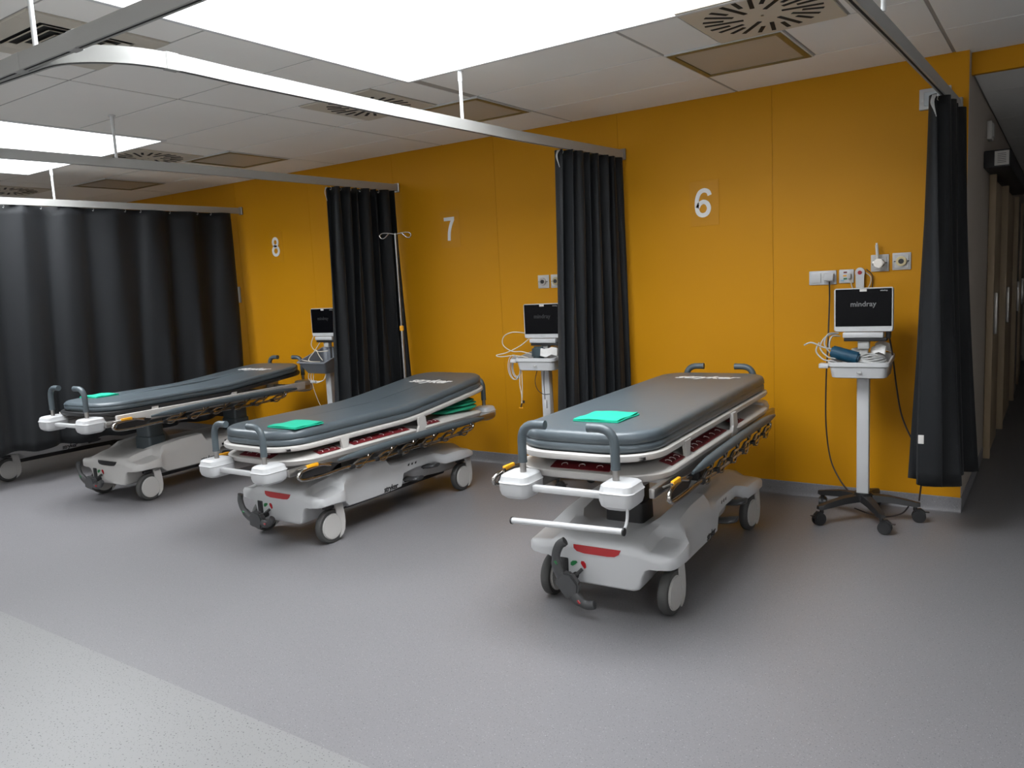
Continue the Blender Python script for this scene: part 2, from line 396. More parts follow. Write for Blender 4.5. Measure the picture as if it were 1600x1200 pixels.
# ------------------------------------------------------------------ curtains
def curtain(label, topf, botf, nfold, z0, z1, amp0, amp1, seed, nu=None, tagpos=None, hooks=10, sharp=1.0, cluster=True):
    """surface u in 0..1 along the rail, v 0 (top)..1 (hem); topf/botf give the mean (x,y) line, amp the fold depth"""
    rnd = random.Random(seed); ph = [rnd.uniform(-.5, .5) for _ in range(nfold*2+4)]; am = [rnd.uniform(.7, 1.25) for _ in range(nfold*2+4)]
    nu = nu or nfold*14; nv = 26; bm = new(); V = []
    t = thing('privacy_curtain', label, 'curtain', (topf(.5)[0], topf(.5)[1], 0), 0, 'charcoal privacy curtains')
    ox, oy = t.location.x, t.location.y
    for j in range(nv+1):
        v = j/nv; row = []
        for i in range(nu+1):
            u = i/nu; a, b = Vector(topf(u)), Vector(botf(u)); m = a.lerp(b, v**1.2)
            d = (Vector(botf(min(u+.01, 1)))-Vector(botf(max(u-.01, 0)))).normalized(); n = Vector((-d.y, d.x))
            fq = u*nfold; ki = int(fq); fr = fq-ki
            A = (amp0*(1-v)+amp1*v)*(am[ki]*(1-fr)+am[ki+1]*fr)
            s = math.sin(2*PI*fq+ph[ki]*(1-fr)*1.2+ph[ki+1]*fr*1.2+.5*v*math.sin(seed+u*7))
            s = math.copysign(abs(s)**sharp, s)
            w2 = .35*A*math.sin(4*PI*fq+seed+1.5*v)
            p = m+n*(A*s+w2*v)+d*(.012*math.sin(fq*9+v*3+seed))
            zz = z1+(z0-z1)*v + (.010*math.sin(2*PI*fq+1) if j == nv else 0)
            row.append(bm.verts.new((p.x-ox, p.y-oy, zz)))
        V.append(row)
    for j in range(nv):
        for i in range(nu): bm.faces.new((V[j][i], V[j][i+1], V[j+1][i+1], V[j+1][i]))
    fo = obj('fabric', bm, CURT, t, 180); md = fo.modifiers.new('thick', 'SOLIDIFY'); md.thickness = .003
    for k in range(hooks):
        u = (k+.5)/hooks; a = topf(u); b = new()
        tube(b, smooth_path([(0, 0, 0), (.004, .006, -.012), (0, .002, -.026), (-.004, -.003, -.018)], 3), .0016, 6)
        obj('hook', b, TRIMW, t, 60, (a[0]-ox, a[1]-oy, ZR-.026))
    if cluster:
        a = topf(0); b = new()
        for k in range(4):
            tube(b, smooth_path([(-.012+.006*k, -.01, z1-.004), (-.02+.005*k, -.016-.004*k, z1-.04), (-.006+.004*k, -.022, z1-.075-.012*k)], 4), .0022, 6)
        obj('hook_cluster', b, CBLG, t, 60, (a[0]-ox, a[1]-oy, 0))
    if tagpos:
        obj('care_tag', box(new(), (0, 0, 0), (.026, .003, .045), .001, 1), CARD, t, 0, (tagpos[0]-ox, tagpos[1]-oy, tagpos[2]), (0, 0, .1))
    return t
L = lambda a, b: (lambda u: (a[0]+(b[0]-a[0])*u, a[1]+(b[1]-a[1])*u))
curtain('bunched charcoal curtain hanging between bays six and seven', L((-1.735, -.72), (-1.665, -.05)), L((-1.76, -.80), (-1.63, -.07)), 7, .27, 2.262, .050, .060, 3, hooks=14, sharp=.7)
curtain('bunched charcoal curtain hanging between bays seven and eight behind the drip pole', L((-3.83, -.72), (-3.765, -.05)), L((-3.86, -.80), (-3.72, -.07)), 7, .27, 2.262, .050, .062, 5, hooks=14, sharp=.7)
curtain('bunched charcoal curtain at the right corner with a white care tag', L((.335, -.60), (.368, -.05)), L((.345, -.60), (.375, -.10)), 4, .285, 2.262, .045, .095, 11, hooks=12, sharp=.75, tagpos=(.305, -.70, .56))
def tl4(u): return (-6.10+.25*u+.0*u, YF+.02+(3.55)*u)
def bl4(u): return (-6.12+.26*u, YF+.02+(3.50)*u)
curtain('fully drawn charcoal curtain at the far left closing off the last bay', tl4, bl4, 10, .295, 2.262, .030, .042, 23, nu=170, hooks=26, cluster=False)

# ------------------------------------------------------------------ stretchers
LOGO = text_mesh('stryker', .125, .0006, .30, .0034, .98)
LOGOB = text_mesh('stryker', .050, .0006, .10, .0011, .90)
def outline(hw, y0, y1, r0, r1, n=6):
    """plan outline of the sleeping deck: rounded rectangle with its own corner radius at the foot (y0) and head (y1)"""
    out = []
    for cx, cy, r, a0 in ((hw-r1, y1-r1, r1, 0), (-hw+r1, y1-r1, r1, PI/2), (-hw+r0, y0+r0, r0, PI), (hw-r0, y0+r0, r0, 1.5*PI)):
        for i in range(n+1):
            a = a0+PI/2*i/n; out.append((cx+r*math.cos(a), cy+r*math.sin(a)))
    return out
def densify(pts, step=.06):
    out = []
    n = len(pts)
    for i in range(n):
        a, b = Vector(pts[i]), Vector(pts[(i+1) % n]); k = max(1, int((b-a).length/step))
        for j in range(k): out.append(tuple(a.lerp(b, j/k)))
    return out
def sweep_flat(bm, pts, prof):
    """closed sweep of profile prof [(outward, up)] along closed 3-D pts"""
    P = [Vector(p) for p in pts]; n = len(P); R = []
    for i in range(n):
        d = (P[(i+1) % n]-P[i-1]); d.z = 0; d.normalize(); o = Vector((d.y, -d.x, 0))
        R.append([bm.verts.new(P[i]+o*a+Vector((0, 0, b))) for a, b in prof])
    m = len(prof)
    for i in range(n):
        A, B = R[i], R[(i+1) % n]
        for k in range(m): bm.faces.new((A[k], A[(k+1) % m], B[(k+1) % m], B[k]))
    return bm

def base_cover(bm):
    # y, top centre, top shoulder, inner channel x, outer x, outer bottom, wheel-arch x, centre bottom, shoulder width
    S = [(-.792, .288, .290, .10, .300, .240, .240, .134, .04),
         (-.788, .302, .305, .11, .318, .240, .243, .129, .05),
         (-.780, .313, .317, .12, .332, .240, .245, .127, .06),
         (-.766, .322, .327, .12, .344, .240, .245, .126, .08),
         (-.745, .326, .332, .12, .351, .240, .245, .126, .10),
         (-.700, .334, .346, .12, .354, .240, .245, .127, .11),
         (-.640, .337, .356, .12, .355, .238, .245, .130, .12),
         (-.590, .337, .362, .13, .352, .232, .247, .138, .12),
         (-.565, .335, .368, .14, .330, .215, .255, .150, .09),
         (-.520, .330, .380, .16, .306, .182, .285, .160, .07),
         (-.350, .328, .398, .17, .302, .178, .285, .165, .06),
         (-.160, .328, .402, .17, .302, .178, .285, .165, .05),
         (-.125, .328, .350, .17, .302, .180, .285, .165, .05),
         (-.050, .328, .345, .17, .302, .184, .285, .165, .05),
         (-.020, .328, .343, .17, .302, .262, .285, .165, .05),
         (.100, .328, .342, .17, .302, .274, .285, .165, .05),
         (.290, .328, .340, .17, .304, .274, .285, .165, .05),
         (.325, .330, .345, .16, .325, .262, .262, .160, .07),
         (.360, .332, .352, .15, .350, .248, .240, .150, .12),
         (.520, .332, .350, .13, .354, .242, .235, .135, .13),
         (.640, .315, .328, .13, .350, .240, .235, .130, .12),
         (.685, .290, .296, .13, .335, .240, .225, .130, .07),
         (.700, .262, .264, .15, .300, .236, .200, .140, .04)]
    rings = []
    for (y, zc, zs, xi, xo, zb, xw, zi, sw) in S:
        hd = 1.0 if y < -.595 else max(0.0, min(1.0, (xo-.312)/.036)); zh = zs-hd*(.014+.034*min(1, (y+.792)/.07))
        if y > 0: zh = zs-hd*.030
        xa = min(xi+.03, xo-.075); xi = min(xi, xa-.02); xb = max(xa+.008, xa+(.205-xa)*hd+(xo-.07-xa)*(1-hd)*.5); xc_ = min(max(xb+.012, .235*hd+(xo-.06)*(1-hd)), xo-.036)
        if y < -.595: xb = min(.200, xo-.10); xc_ = min(.228, xo-.06)
        half = [(0, zc), (xi*.8, zc), (xi, zc+.3*(zs-zc)), (xa, zs), (xb, zs-.004*hd), (xc_, zh+.003*hd), (xo-.030, zh-.003), (xo-.008, zh-(zh-zb)*.14), (xo, zh-(zh-zb)*.34),
                (xo, zb+.006), (xo-.006, zb), (xw+.004, zb), (xw, zb-.004), (xw-.020, zb-(zb-zi)*.12), (xw-.036, zb-(zb-zi)*.38), (xw-.046, zi+(zb-zi)*.26), (xw-.058, zi+(zb-zi)*.07), (xw-.078, zi), (0, zi)]
        ring = [(x, y, z) for x, z in half]+[(-x, y, z) for x, z in half[-2:0:-1]]
        rings.append(ring)
    def inset(ring, dy, k):
        return [(p[0]*k, p[1]+dy, .195+(p[2]-.195)*k) for p in ring]
    loft(bm, [inset(rings[0], -.0015, .93), inset(rings[0], -.0012, .965)]+rings+[inset(rings[-1], .0012, .965), inset(rings[-1], .0015, .93)])
    return bm

def caster(parent, x, y, ang):
    sx = 1 if x > 0 else -1
    f = new()
    # stem and one-piece fork cover hugging the disc
    pts = []
    R0 = .088
    prof = [(math.cos(a)*R0, .100+math.sin(a)*R0) for a in [PI*(-.93+1.30*i/18) for i in range(19)]]
    for s in (-1, 1):
        disc = [(math.cos(2*PI*i/28)*.076, .100+math.sin(2*PI*i/28)*.076) for i in range(28)]
        b = new(); poly_prism(b, disc, 'X', s*.017, s*.029); bmesh.ops.bevel(b, geom=[e for e in b.edges if abs(e.verts[0].co.x-e.verts[1].co.x) < 1e-6 and abs(abs(e.verts[0].co.x)-.029) < 1e-4], offset=.005, segments=2, affect='EDGES'); merge(f, b)
        fk = [(.030, .222), (.082, .222), (.093, .150), (.095, .105), (.088, .062), (.070, .036), (.046, .022), (.062, .060), (.064, .100), (.052, .140), (.034, .165)]
        b = new(); poly_prism(b, fk, 'X', s*.023, s*.031); merge(f, b)
    bx(f, -.031, .031, .030, .084, .200, .226, .006)
    c = obj('caster', f, PLASTW, parent, 35, (x, y, 0), (0, 0, ang))
    b = new(); n = 36; prof = [(.070, -.021), (.093, -.021), (.0990, -.014), (.100, 0), (.0990, .014), (.093, .021), (.070, .021)]
    R = []
    for i in range(n):
        a = 2*PI*i/n; R.append([b.verts.new((q, math.cos(a)*r, .1+math.sin(a)*r)) for r, q in prof])
    for i in range(n):
        A, B = R[i], R[(i+1) % n]
        for k in range(len(prof)): b.faces.new((A[k], A[(k+1) % len(prof)], B[(k+1) % len(prof)], B[k]))
    obj('tyre', b, RUB, c, 40)
    obj('wheel_guard', bx(new(), -.018, .018, -.035, .03, .203, .222, .004), BLK, c)
    return c

def handle(parent, sx, sy, hz):
    x, y = sx*.209, sy*1.026
    top = hz+.219; xt = x-sx*.112
    bend = [(x, y, hz+.115), (x, y, hz+.140)]+arc((x, y, hz+.140), (x, y, top), (x-sx*.078, y, top-.004), 7)[1:]+[(xt, y, top-.004)]
    h = obj('push_handle', tube(new(), [(x, y, hz-.03), (x, y, hz+.075)], .0135, 14), STEEL, parent)
    obj('grip', tube(new(), [(x, y, hz+.058)]+bend, .0185, 16), GRIP, h, 50)
    b = new(); tube(b, [(x, y, hz+.054), (x, y, hz+.062)], .0198, 16); obj('grip_collar', b, GRIP, h, 50)
    obj('grip_end', tube(new(), [(xt+sx*.012, y, top-.004), (xt-sx*.0015, y, top-.004)], .0192, 16), GRIP, h, 50)

def corner_box(parent, sx, sy, hz):
    x0, x1 = .156, .298; y0, y1 = .935, 1.100
    if sy > 0: x0, x1, y0, y1 = .155, .292, .940, 1.080
    z0, z1 = hz-.092, hz+.012
    rg = []
    for z, s in ((z0, .022), (z0+.014, .006), (z0+.035, 0), (z1-.040, 0), (z1-.036, -.003), (z1-.032, .001), (z1-.010, .007), (z1-.003, .016), (z1, .028)):
        rg.append([(sx*px, sy*py, z) for px, py, _ in rrect(x0+s, x1-s, y0+s, y1-s, .034-min(s, .03)*.3, 0, 5)])
    obj('corner_bumper', loft(new(), rg), PLAST, parent, 30)

def make_stretcher(label, x, y, rz, hz, kind, group='hospital stretchers', top=.178, pedal_tilt=0, raise_head=0, side_handles=True):
    t = thing('stretcher', label, 'stretcher', (x, y, 0), rz, group)
    flatmodel = kind == 'plain'
    # ---- base
    b = obj('base_cover', base_cover(new()), PLASTW if flatmodel else PLAST, t, 38)
    text('base_logo', LOGOB, LOGOK, b, (.3035, -.150, .203), (PI/2, 0, PI/2))
    text('base_logo', LOGOB, LOGOK, b, (-.3035, -.150, .203), (PI/2, 0, -PI/2))
    bm = new(); pr = [(-.112, .016), (.112, .016), (.104, -.004), (.085, -.015), (.05, -.018), (-.06, -.018), (-.095, -.012), (-.110, .0)]
    poly_prism(bm, pr, 'Z', -.002, .003)
    obj('rear_reflector' if False else 'reflector', bm, BLK if flatmodel else RED, b, 0, (.0, -.7925, .2850), (math.radians(82), 0, 0))
    for s, m_, dx in ((-1, GRN, -.112), (1, RED, -.066)):
        bm = new(); poly_prism(bm, [(-.014, -.012), (-.004, -.013), (.006, -.004), (.016, .010), (.008, .015), (-.008, .010), (-.016, 0)], 'Y', -.002, .002)
        obj('indicator_mark', bm, m_, b, 0, (dx, -.7945, .214), (0, (0 if s < 0 else PI/2)+.2, 0))
    for k, yy in enumerate((.03, .065, .10, .19)):
        bm = new(); poly_prism(bm, [(-.010, -.004), (0, .008), (.004, .003), (.012, .009), (.008, -.002), (.002, -.009)], 'X', 0, .0012)
        obj('pictogram', bm, LOGOK, b, 0, (.3015, yy, .312))
    # ---- chassis block, its black standing in for shade underneath, and lift columns
    obj('chassis_shade', bx(new(), -.15, .15, -.60, .58, .115, .160, .01), BLK, t)
    for yy in (-.42, .40):
        rg = [[(px, py, z) for px, py, _ in rrect(-s, s, yy-.075*k, yy+.075*k, .02, 0, 3)] for z, s, k in ((.300, .095, 1), (.42, .092, .97), (.425, .082, .9), (hz-.03, .080, .88))]
        obj('lift_column', loft(new(), rg), GRIP if flatmodel else BLK, t, 30)
    for yy in (-.632-.034, .631-.034):
        for sx in (-1, 1): caster(t, sx*.284, yy, random.uniform(-.08, .08) if yy < 0 else random.uniform(-.12, .12))
    # ---- brake / steer pedal at the foot end
    px, pz = -.105, .165
    bm = new()
    pts = [(-.150, 0, .115), (-.152, 0, .085), (-.128, 0, .040), (-.08, 0, .008), (-.03, 0, -.004), (.03, 0, -.004), (.075, 0, -.006), (.115, 0, .012), (.135, 0, .045)]
    tube(bm, smooth_path(pts, 4), [.020]*4+[.021]*6+[.026]*16+[.021]*6+[.019]*1, 10, flat=1.0); tube(bm, [(-.152, 0, .108), (-.150, 0, .124)], .0195, 10)
    bmesh.ops.scale(bm, vec=(1, .7, 1), verts=bm.verts)
    pd = obj('brake_pedal', bm, PED, t, 60, (px, -.870, pz-.02), (0, pedal_tilt, 0))
    bm = new(); rg = [[(q, yy, z) for q, z in ((-.05, -.045), (.05, -.045), (.058, .02), (.03, .05), (-.03, .05), (-.058, .02))] for yy in (-.018, .02)]; loft(bm, rg)
    bmesh.ops.bevel(bm, geom=list(bm.edges), offset=.008, segments=2, affect='EDGES'); obj('pedal_hub', bm, PED, pd)
    obj('pedal_mark', box(new(), (-.105, -.016, .028), (.018, .006, .010), .002, 1), GRN, pd, 0); obj('pedal_mark', box(new(), (.085, -.016, .0), (.018, .006, .010), .002, 1), RED, pd, 0)
    bm = new(); tube(bm, [(px, -.86, pz-.01), (px, -.74, pz)], .016, 10); tube(bm, [(px+.01, -.84, pz), (px+.035, -.80, pz+.03)], .008, 8); obj('pedal_shaft', bm, BLK, t)
    bm = new(); bx(bm, px-.082, px-.034, -.797, -.785, .140, .236, .012); obj('pedal_recess', bm, BLK, t)
    # ---- side pedals in the notch
    for sx in (-1, 1):
        for yy, zz in ((.06, .205), (.235, .252)):
            bm = new(); rg = []
            for i, (o, hw_) in enumerate(((.0, .030), (.05, .045), (.095, .055), (.120, .048), (.130, .03))):
                rg.append([(sx*(.24+o), yy+hw_*math.cos(a), zz+.014*math.sin(a)+.02*(o/.13)**2) for a in [2*PI*k/12 for k in range(12)]])
            loft(bm, rg); obj('pump_pedal', bm, PED, t, 50)
            bm = new(); tube(bm, [(sx*.16, yy, zz-.03), (sx*.27, yy, zz)], .014, 8); obj('pedal_arm', bm, BLK, t)
    # ---- litter frame
    bm = new()
    for sx in (-1, 1):
        bx(bm, sx*.20-.02, sx*.20+.02, -.98, .98, hz-.075, hz-.030, .006)
        bx(bm, sx*.335-.012, sx*.335+.012, -.98, .97, hz-.062, hz-.022, .005)
    for yy in (-.70, -.42, .40, .70): bx(bm, -.33, .33, yy-.025, yy+.025, hz-.07, hz-.035, .006)
    obj('litter_frame', bm, STEEL, t, 30)
    bm = new(); bx(bm, -.185, .185, -1.052, -1.022, hz-.062, hz-.036, .004); obj('cross_bar', bm, PLAST, t)
    bm = new(); bx(bm, -.19, .19, 1.0, 1.03, hz-.062, hz-.036, .004); obj('cross_bar', bm, PLAST, t)
    if kind == 'tray':
        # lower tray with red warning labels; open bowl, foot part and head part
        for (y0, y1, r0, r1) in ((-.945, .095, .20, .03), (.165, .86, .03, .10)):
            o1 = densify(outline(.352, y0, y1, r0, r1)); o0 = densify(outline(.352, y0, y1, r0, r1))
            bm = new(); cxy = Vector((0, (y0+y1)/2))
            def ring(ins, z): 
                return [(q[0]*(1-ins/.352), cxy.y+(q[1]-cxy.y)*(1-ins/((y1-y0)/2)), z) for q in o1]
            loft(bm, [ring(.085, hz-.034), ring(.03, hz-.030), ring(.010, hz-.020), ring(0, hz+.004), ring(.003, hz+.009), ring(.010, hz+.011), ring(.088, hz+.031), ring(.095, hz+.031), ring(.105, hz+.020)])
            obj('x_ray_tray', bm, OFFW, t, 30)
        sl = math.atan2(.020, .078)
        lab = [(0, -.898, .27, .060, 0)]+[(.305*sx_, (ya+yb)/2, yb-ya, .058, sx_) for sx_ in (-1, 1) for ya, yb in ((-.74, -.58), (-.47, -.27), (-.262, .03), (.20, .34))]
        for cx_, cy_, ln, wd, sd in lab:
            rot = (sl, 0, 0) if sd == 0 else (0, sl*sd, PI/2 if False else 0)
            dims = (ln, wd, .003) if sd == 0 else (wd, ln, .003)
            lo_ = obj('warning_label', box(new(), (0, 0, 0), dims), REDL, t, 0, (cx_, cy_, hz+.0245), rot)
            for k in (.2, .5, .8):
                q = (k-.5)*ln; lx, ly = (q, 0) if sd == 0 else (0, q)
                bm = new(); tube(bm, [(lx+.013*math.cos(a), ly+.013*math.sin(a), .002) for a in [PI*1.3*i/7 for i in range(8)]], .0016, 5)
                obj('label_symbol', bm, LOGOW, lo_, 0)
    # ---- deck frame and mattress share the same side profile (head end may be raised)
    mz = hz+top-(.088 if kind == 'tray' else .064)      # underside of the mattress
    hinge = .10
    def lift(yy):
        e = max(0, yy-hinge+.12); return raise_head*(e-.12+.12*math.exp(-e/.12)) if yy > hinge-.12 else 0
    ol = densify(outline(.315, -.975, .985 if not raise_head else .955, .20, .15), .05)
    bm = new(); sweep_flat(bm, [(q[0], q[1], mz-.004+lift(q[1])) for q in ol], [(-.02, -.022), (.010, -.022), (.016, -.012), (.014, .002), (.006, .006), (-.02, .004)])
    obj('deck_frame', bm, OFFW if kind == 'tray' else BLK, t, 40)
    bm = new(); A = []; 
    for q in ol: A.append((q[0]*.97, q[1]*.985, mz-.010+lift(q[1])))
    B = [(a, b_, c-.012) for a, b_, c in A]
    va = [[bm.verts.new((sgn, yy, mz-.010-d+lift(yy))) for sgn in (-.285, .285)] for d in (0, .012) for yy in [(-.93+.06*i) for i in range(31)]]
    for d in (0, 31):
        for i in range(30): bm.faces.new((va[d+i][0], va[d+i][1], va[d+i+1][1], va[d+i+1][0]))
    for i in range(30):
        for e in (0, 1): bm.faces.new((va[i][e], va[i+1][e], va[31+i+1][e], va[31+i][e]))
    obj('deck_panel', bm, BLK, t, 40)
    for sx in (-1, 1):
        if kind == 'tray':
            bm = new(); poly_prism(bm, [(.085, hz-.03), (.205, hz-.03), (.180, mz-.006), (.115, mz-.006), (.120, hz+.025)], 'X', sx*.325, sx*.343); obj('deck_post', bm, OFFW, t)
            bm = new(); poly_prism(bm, [(-.56, hz+.01), (-.52, hz+.01), (-.505, mz-.01), (-.575, mz-.01)], 'X', sx*.318, sx*.334); obj('deck_post', bm, OFFW, t)
        else:
            for yy in (-.60, .12):
                bm = new(); poly_prism(bm, [(yy-.03, hz-.04), (yy+.03, hz-.04), (yy+.045, mz-.008), (yy-.005, mz-.008)], 'X', sx*.318, sx*.336); obj('deck_post', bm, OFFW, t)
    if not (kind == 'tray'):
        bm = new()
        for sx in (-1, 1): bx(bm, sx*.345-.012, sx*.345+.012, -.90, .90, hz-.055, hz+.012, .005)
        obj('side_beam', bm, OFFW, t)
    # mattress
    th = .088 if kind == 'tray' else .064
    y1m = .985 if not raise_head else .955
    ol = densify(outline(.314, -.960, y1m, .19, .15, 7), .05); cy = (y1m-.968)/2; hl = (y1m+.968)/2
    rg = []
    for ins, z in ((.030, 0), (.008, .003), (0, .012), (0, .034), (.007, .0385), (.007, .0405), (0, .045), (0, th-.024), (.004, th-.010), (.014, th-.002), (.03, th), (.06, th+.002), (.12, th+.004), (.22, th+.005), (.3125, th+.005)):
        ring = []
        for i, (a, b_) in enumerate(ol):
            wv = .0022*math.sin(i*1.7)*math.sin(i*.45+z*90) if .04 < z < th-.005 else 0
            k1, k2 = 1-(ins+wv)/.314, 1-(ins+wv)/hl*(1 if ins < .13 else 1)
            yy = cy+(b_-cy)*k2; head = 0
            ring.append((a*k1, yy, mz+z+lift(yy)))
        rg.append(ring)
    m_ = obj('mattress', loft(new(), rg), VINYL, t, 70)
    ly = .70 if not raise_head else .64
    slope = math.atan((lift(ly+.05)-lift(ly-.05))/.1)
    text('mattress_logo', LOGO, LOGOW, m_, (.02, ly, mz+th+.0062+lift(ly)), (slope, 0, 0))
    # ---- corners and handles
    for sx in (-1, 1):
        for sy in (-1, 1):
            corner_box(t, sx, sy, hz); handle(t, sx, sy, hz)
    # ---- side rails, folded down
    for sx in (-1, 1):
        xg = sx*.392; zg = hz-.030
        n = 15; yy = [-.66+1.42*i/(n-1) for i in range(n)]
        rr = [.006, .014]+[.019]*(n-4)+[.015, .007]
        sr = obj('side_rail', tube(new(), [(xg, q, zg+.012*math.sin(PI*i/(n-1))) for i, q in enumerate(yy)], rr, 12, flat=1.15), GRIP, t, 60)
        xl = sx*.400
        low = smooth_path([(sx*.375, -.70, hz-.040), (sx*.385, -.80, hz-.030), (sx*.395, -.93, hz-.035), (xl, -.965, hz-.058), (xl, -.93, hz-.082), (xl, -.80, hz-.088), (xl, -.60, hz-.082), (xl, -.35, hz-.092), (xl, -.05, hz-.088), (xl, .25, hz-.092), (xl, .50, hz-.086), (xl, .60, hz-.078), (xl, .625, hz-.05), (xl, .60, hz-.035)], 5)
        obj('lower_bar', tube(new(), low, .0095, 10), CHROME, sr, 60)
        bm = new(); poly_prism(bm, [(-.95, hz-.075), (-.72, hz-.078), (-.66, hz-.045), (-.70, hz-.035), (-.92, hz-.042)], 'X', sx*.384, sx*.392); obj('end_plate', bm, BLK, sr)
        for k in range(6):
            yk = -.52+.205*k
            b = new(); tube(b, smooth_path([(xg, yk+.10, zg-.008), (xg+sx*.008, yk+.085, zg-.030), (xl, yk+.02, hz-.060), (xl, yk-.05, hz-.088)], 4), .0085, 8)
            tube(b, smooth_path([(xl, yk-.05, hz-.088), (xl+sx*.01, yk+.005, hz-.105), (xl, yk+.075, hz-.075), (xg, yk+.15, zg-.012)], 4), .0055, 7)
            obj('rail_link', b, CHROME, sr, 60)
            obj('pivot_block', box(new(), (xl, yk-.045, hz-.087), (.026, .036, .026), .006), BLK, sr)
        b = new(); bx(b, sx*.388-.008, sx*.388+.008, -.895, -.81, hz-.030, hz-.008, .005); obj('release_lever', b, ORG, sr)
        obj('lever_rod', tube(new(), [(sx*.36, -.93, hz-.03), (sx*.388, -.89, hz-.02)], .007, 8), CHROME, sr)
        obj('lever_rod', tube(new(), [(sx*.388, -.81, hz-.022), (sx*.39, -.72, hz-.045)], .007, 8), CHROME, sr)
    return t

# bays, right to left
S6 = make_stretcher('nearest stretcher, grey mattress and a white bar across its foot end, under number six', -.798, -1.414, .057, .662, 'tray', top=.182, pedal_tilt=.85)
S7 = make_stretcher('low stretcher with raised head end and green cloth tucked under it, beneath number seven', -2.902, -1.391, .015, .530, 'tray', top=.175, raise_head=.115, pedal_tilt=.12)
S8 = make_stretcher('high stretcher with thin grey mattress and dark front marker, beneath number eight', -4.952, -1.323, .069, .660, 'plain', top=.100, raise_head=.085, pedal_tilt=.15)
S9 = make_stretcher('stretcher hidden behind the drawn black curtain, only wheel and base showing', -6.714, -1.493, 0, .60, 'tray', top=.178)
# towel bar hanging on the foot of the nearest stretcher
hz = .662
fb = obj('foot_bar', tube(new(), [(-.218, -1.115, hz-.172), (.270, -1.115, hz-.160)], .0125, 14), PLAST, S6)
b = new(); tube(b, [(-.224, -1.115, hz-.1722), (-.218, -1.115, hz-.172)], .015, 14); tube(b, [(.270, -1.115, hz-.160), (.277, -1.115, hz-.1598)], .016, 14); obj('end_cap', b, BLK, fb)
obj('hanger_rod', tube(new(), smooth_path([(.262, -1.112, hz-.158), (.272, -1.10, hz-.15), (.276, -1.085, hz-.12), (.276, -1.08, hz-.08)], 4), .006, 8), PLAST, fb)
# drip pole fixed to the second stretcher
ip = obj('drip_pole', tube(new(), [(-.362, .80, .46), (-.362, .80, 1.145)], .0105, 12), STEEL, S7)
obj('upper_pole', tube(new(), [(-.362, .80, 1.14), (-.362, .80, 1.865)], .0078, 10), STEEL, ip)
obj('pole_collar', cyl(new(), (-.362, .80, 1.150), .016, .040, n=14, bev=.004), ORG, ip)
obj('pole_socket', bx(new(), -.392, -.332, .77, .83, .44, .50, .008), STEEL, ip)
for s in (-1, 1):
    q = lambda d, z: (-.362+s*d*.82, .80+s*d*.57, z)
    h = tube(new(), smooth_path([q(0, 1.858), q(.06, 1.868), q(.10, 1.867), q(.118, 1.850), q(.105, 1.830), q(.082, 1.834), q(.050, 1.864)], 4), .0042, 8)
    obj('bag_hook', h, CHROME, ip, 60)

# ------------------------------------------------------------------ folded cloths
def bedw(b, v):
    o = b.matrix_basis @ Vector(v); return o
def folded(label, bed, cx, cy, z, sx, sy, rz, skew=.0, corner=.02):
    p = bedw(bed, (cx, cy, z)); t = thing('folded_sheet', label, 'folded sheet', p, rz, 'green folded sheets')
    for k, (gx, gy, dx, dy) in enumerate(((1, 1, 0, 0), (.97, .96, .004, .006), (.985, .97, -.003, .003))):
        bm = new(); nx, ny = 9, 9; top, bot = [], []
        for j in range(ny+1):
            r0, r1 = [], []
            for i in range(nx+1):
                u, v = i/nx-.5, j/ny-.5
                xx = u*sx*gx+v*skew+dx; yy = v*sy*gy+dy+.02*u
                wv = .0016*math.sin(u*7+k)+.0016*math.sin(v*9+2*k)+(.010*max(0, u-.3)*max(0, v+.5) if k == 2 else 0)
                r0.append(bm.verts.new((xx, yy, k*.0040+wv*(k > 0)))); r1.append(bm.verts.new((xx, yy, k*.0040+.0034+wv)))
            bot.append(r0); top.append(r1)
        for j in range(ny):
            for i in range(nx):
                bm.faces.new((top[j][i], top[j][i+1], top[j+1][i+1], top[j+1][i])); bm.faces.new((bot[j][i], bot[j+1][i], bot[j+1][i+1], bot[j][i+1]))
        for i in range(nx):
            bm.faces.new((bot[0][i], bot[0][i+1], top[0][i+1], top[0][i])); bm.faces.new((bot[ny][i+1], bot[ny][i], top[ny][i], top[ny][i+1]))
        for j in range(ny):
            bm.faces.new((bot[j+1][0], bot[j][0], top[j][0], top[j+1][0])); bm.faces.new((bot[j][nx], bot[j+1][nx], top[j+1][nx], top[j][nx]))
        obj('folded_layer', bm, TEAL, t, 50)
    return t
folded('bright green folded sheet on the nearest stretcher mattress', S6, .015, -.675, .662+.182+.0056, .205, .205, .057-.06)
folded('bright green folded sheet on the middle stretcher mattress', S7, .19, -.775, .530+.175+.0056, .225, .20, .015-.06)
folded('bright green folded sheet on the farthest stretcher mattress', S8, -.150, -.70, .660+.100+.0056, .19, .175, .069-.03)
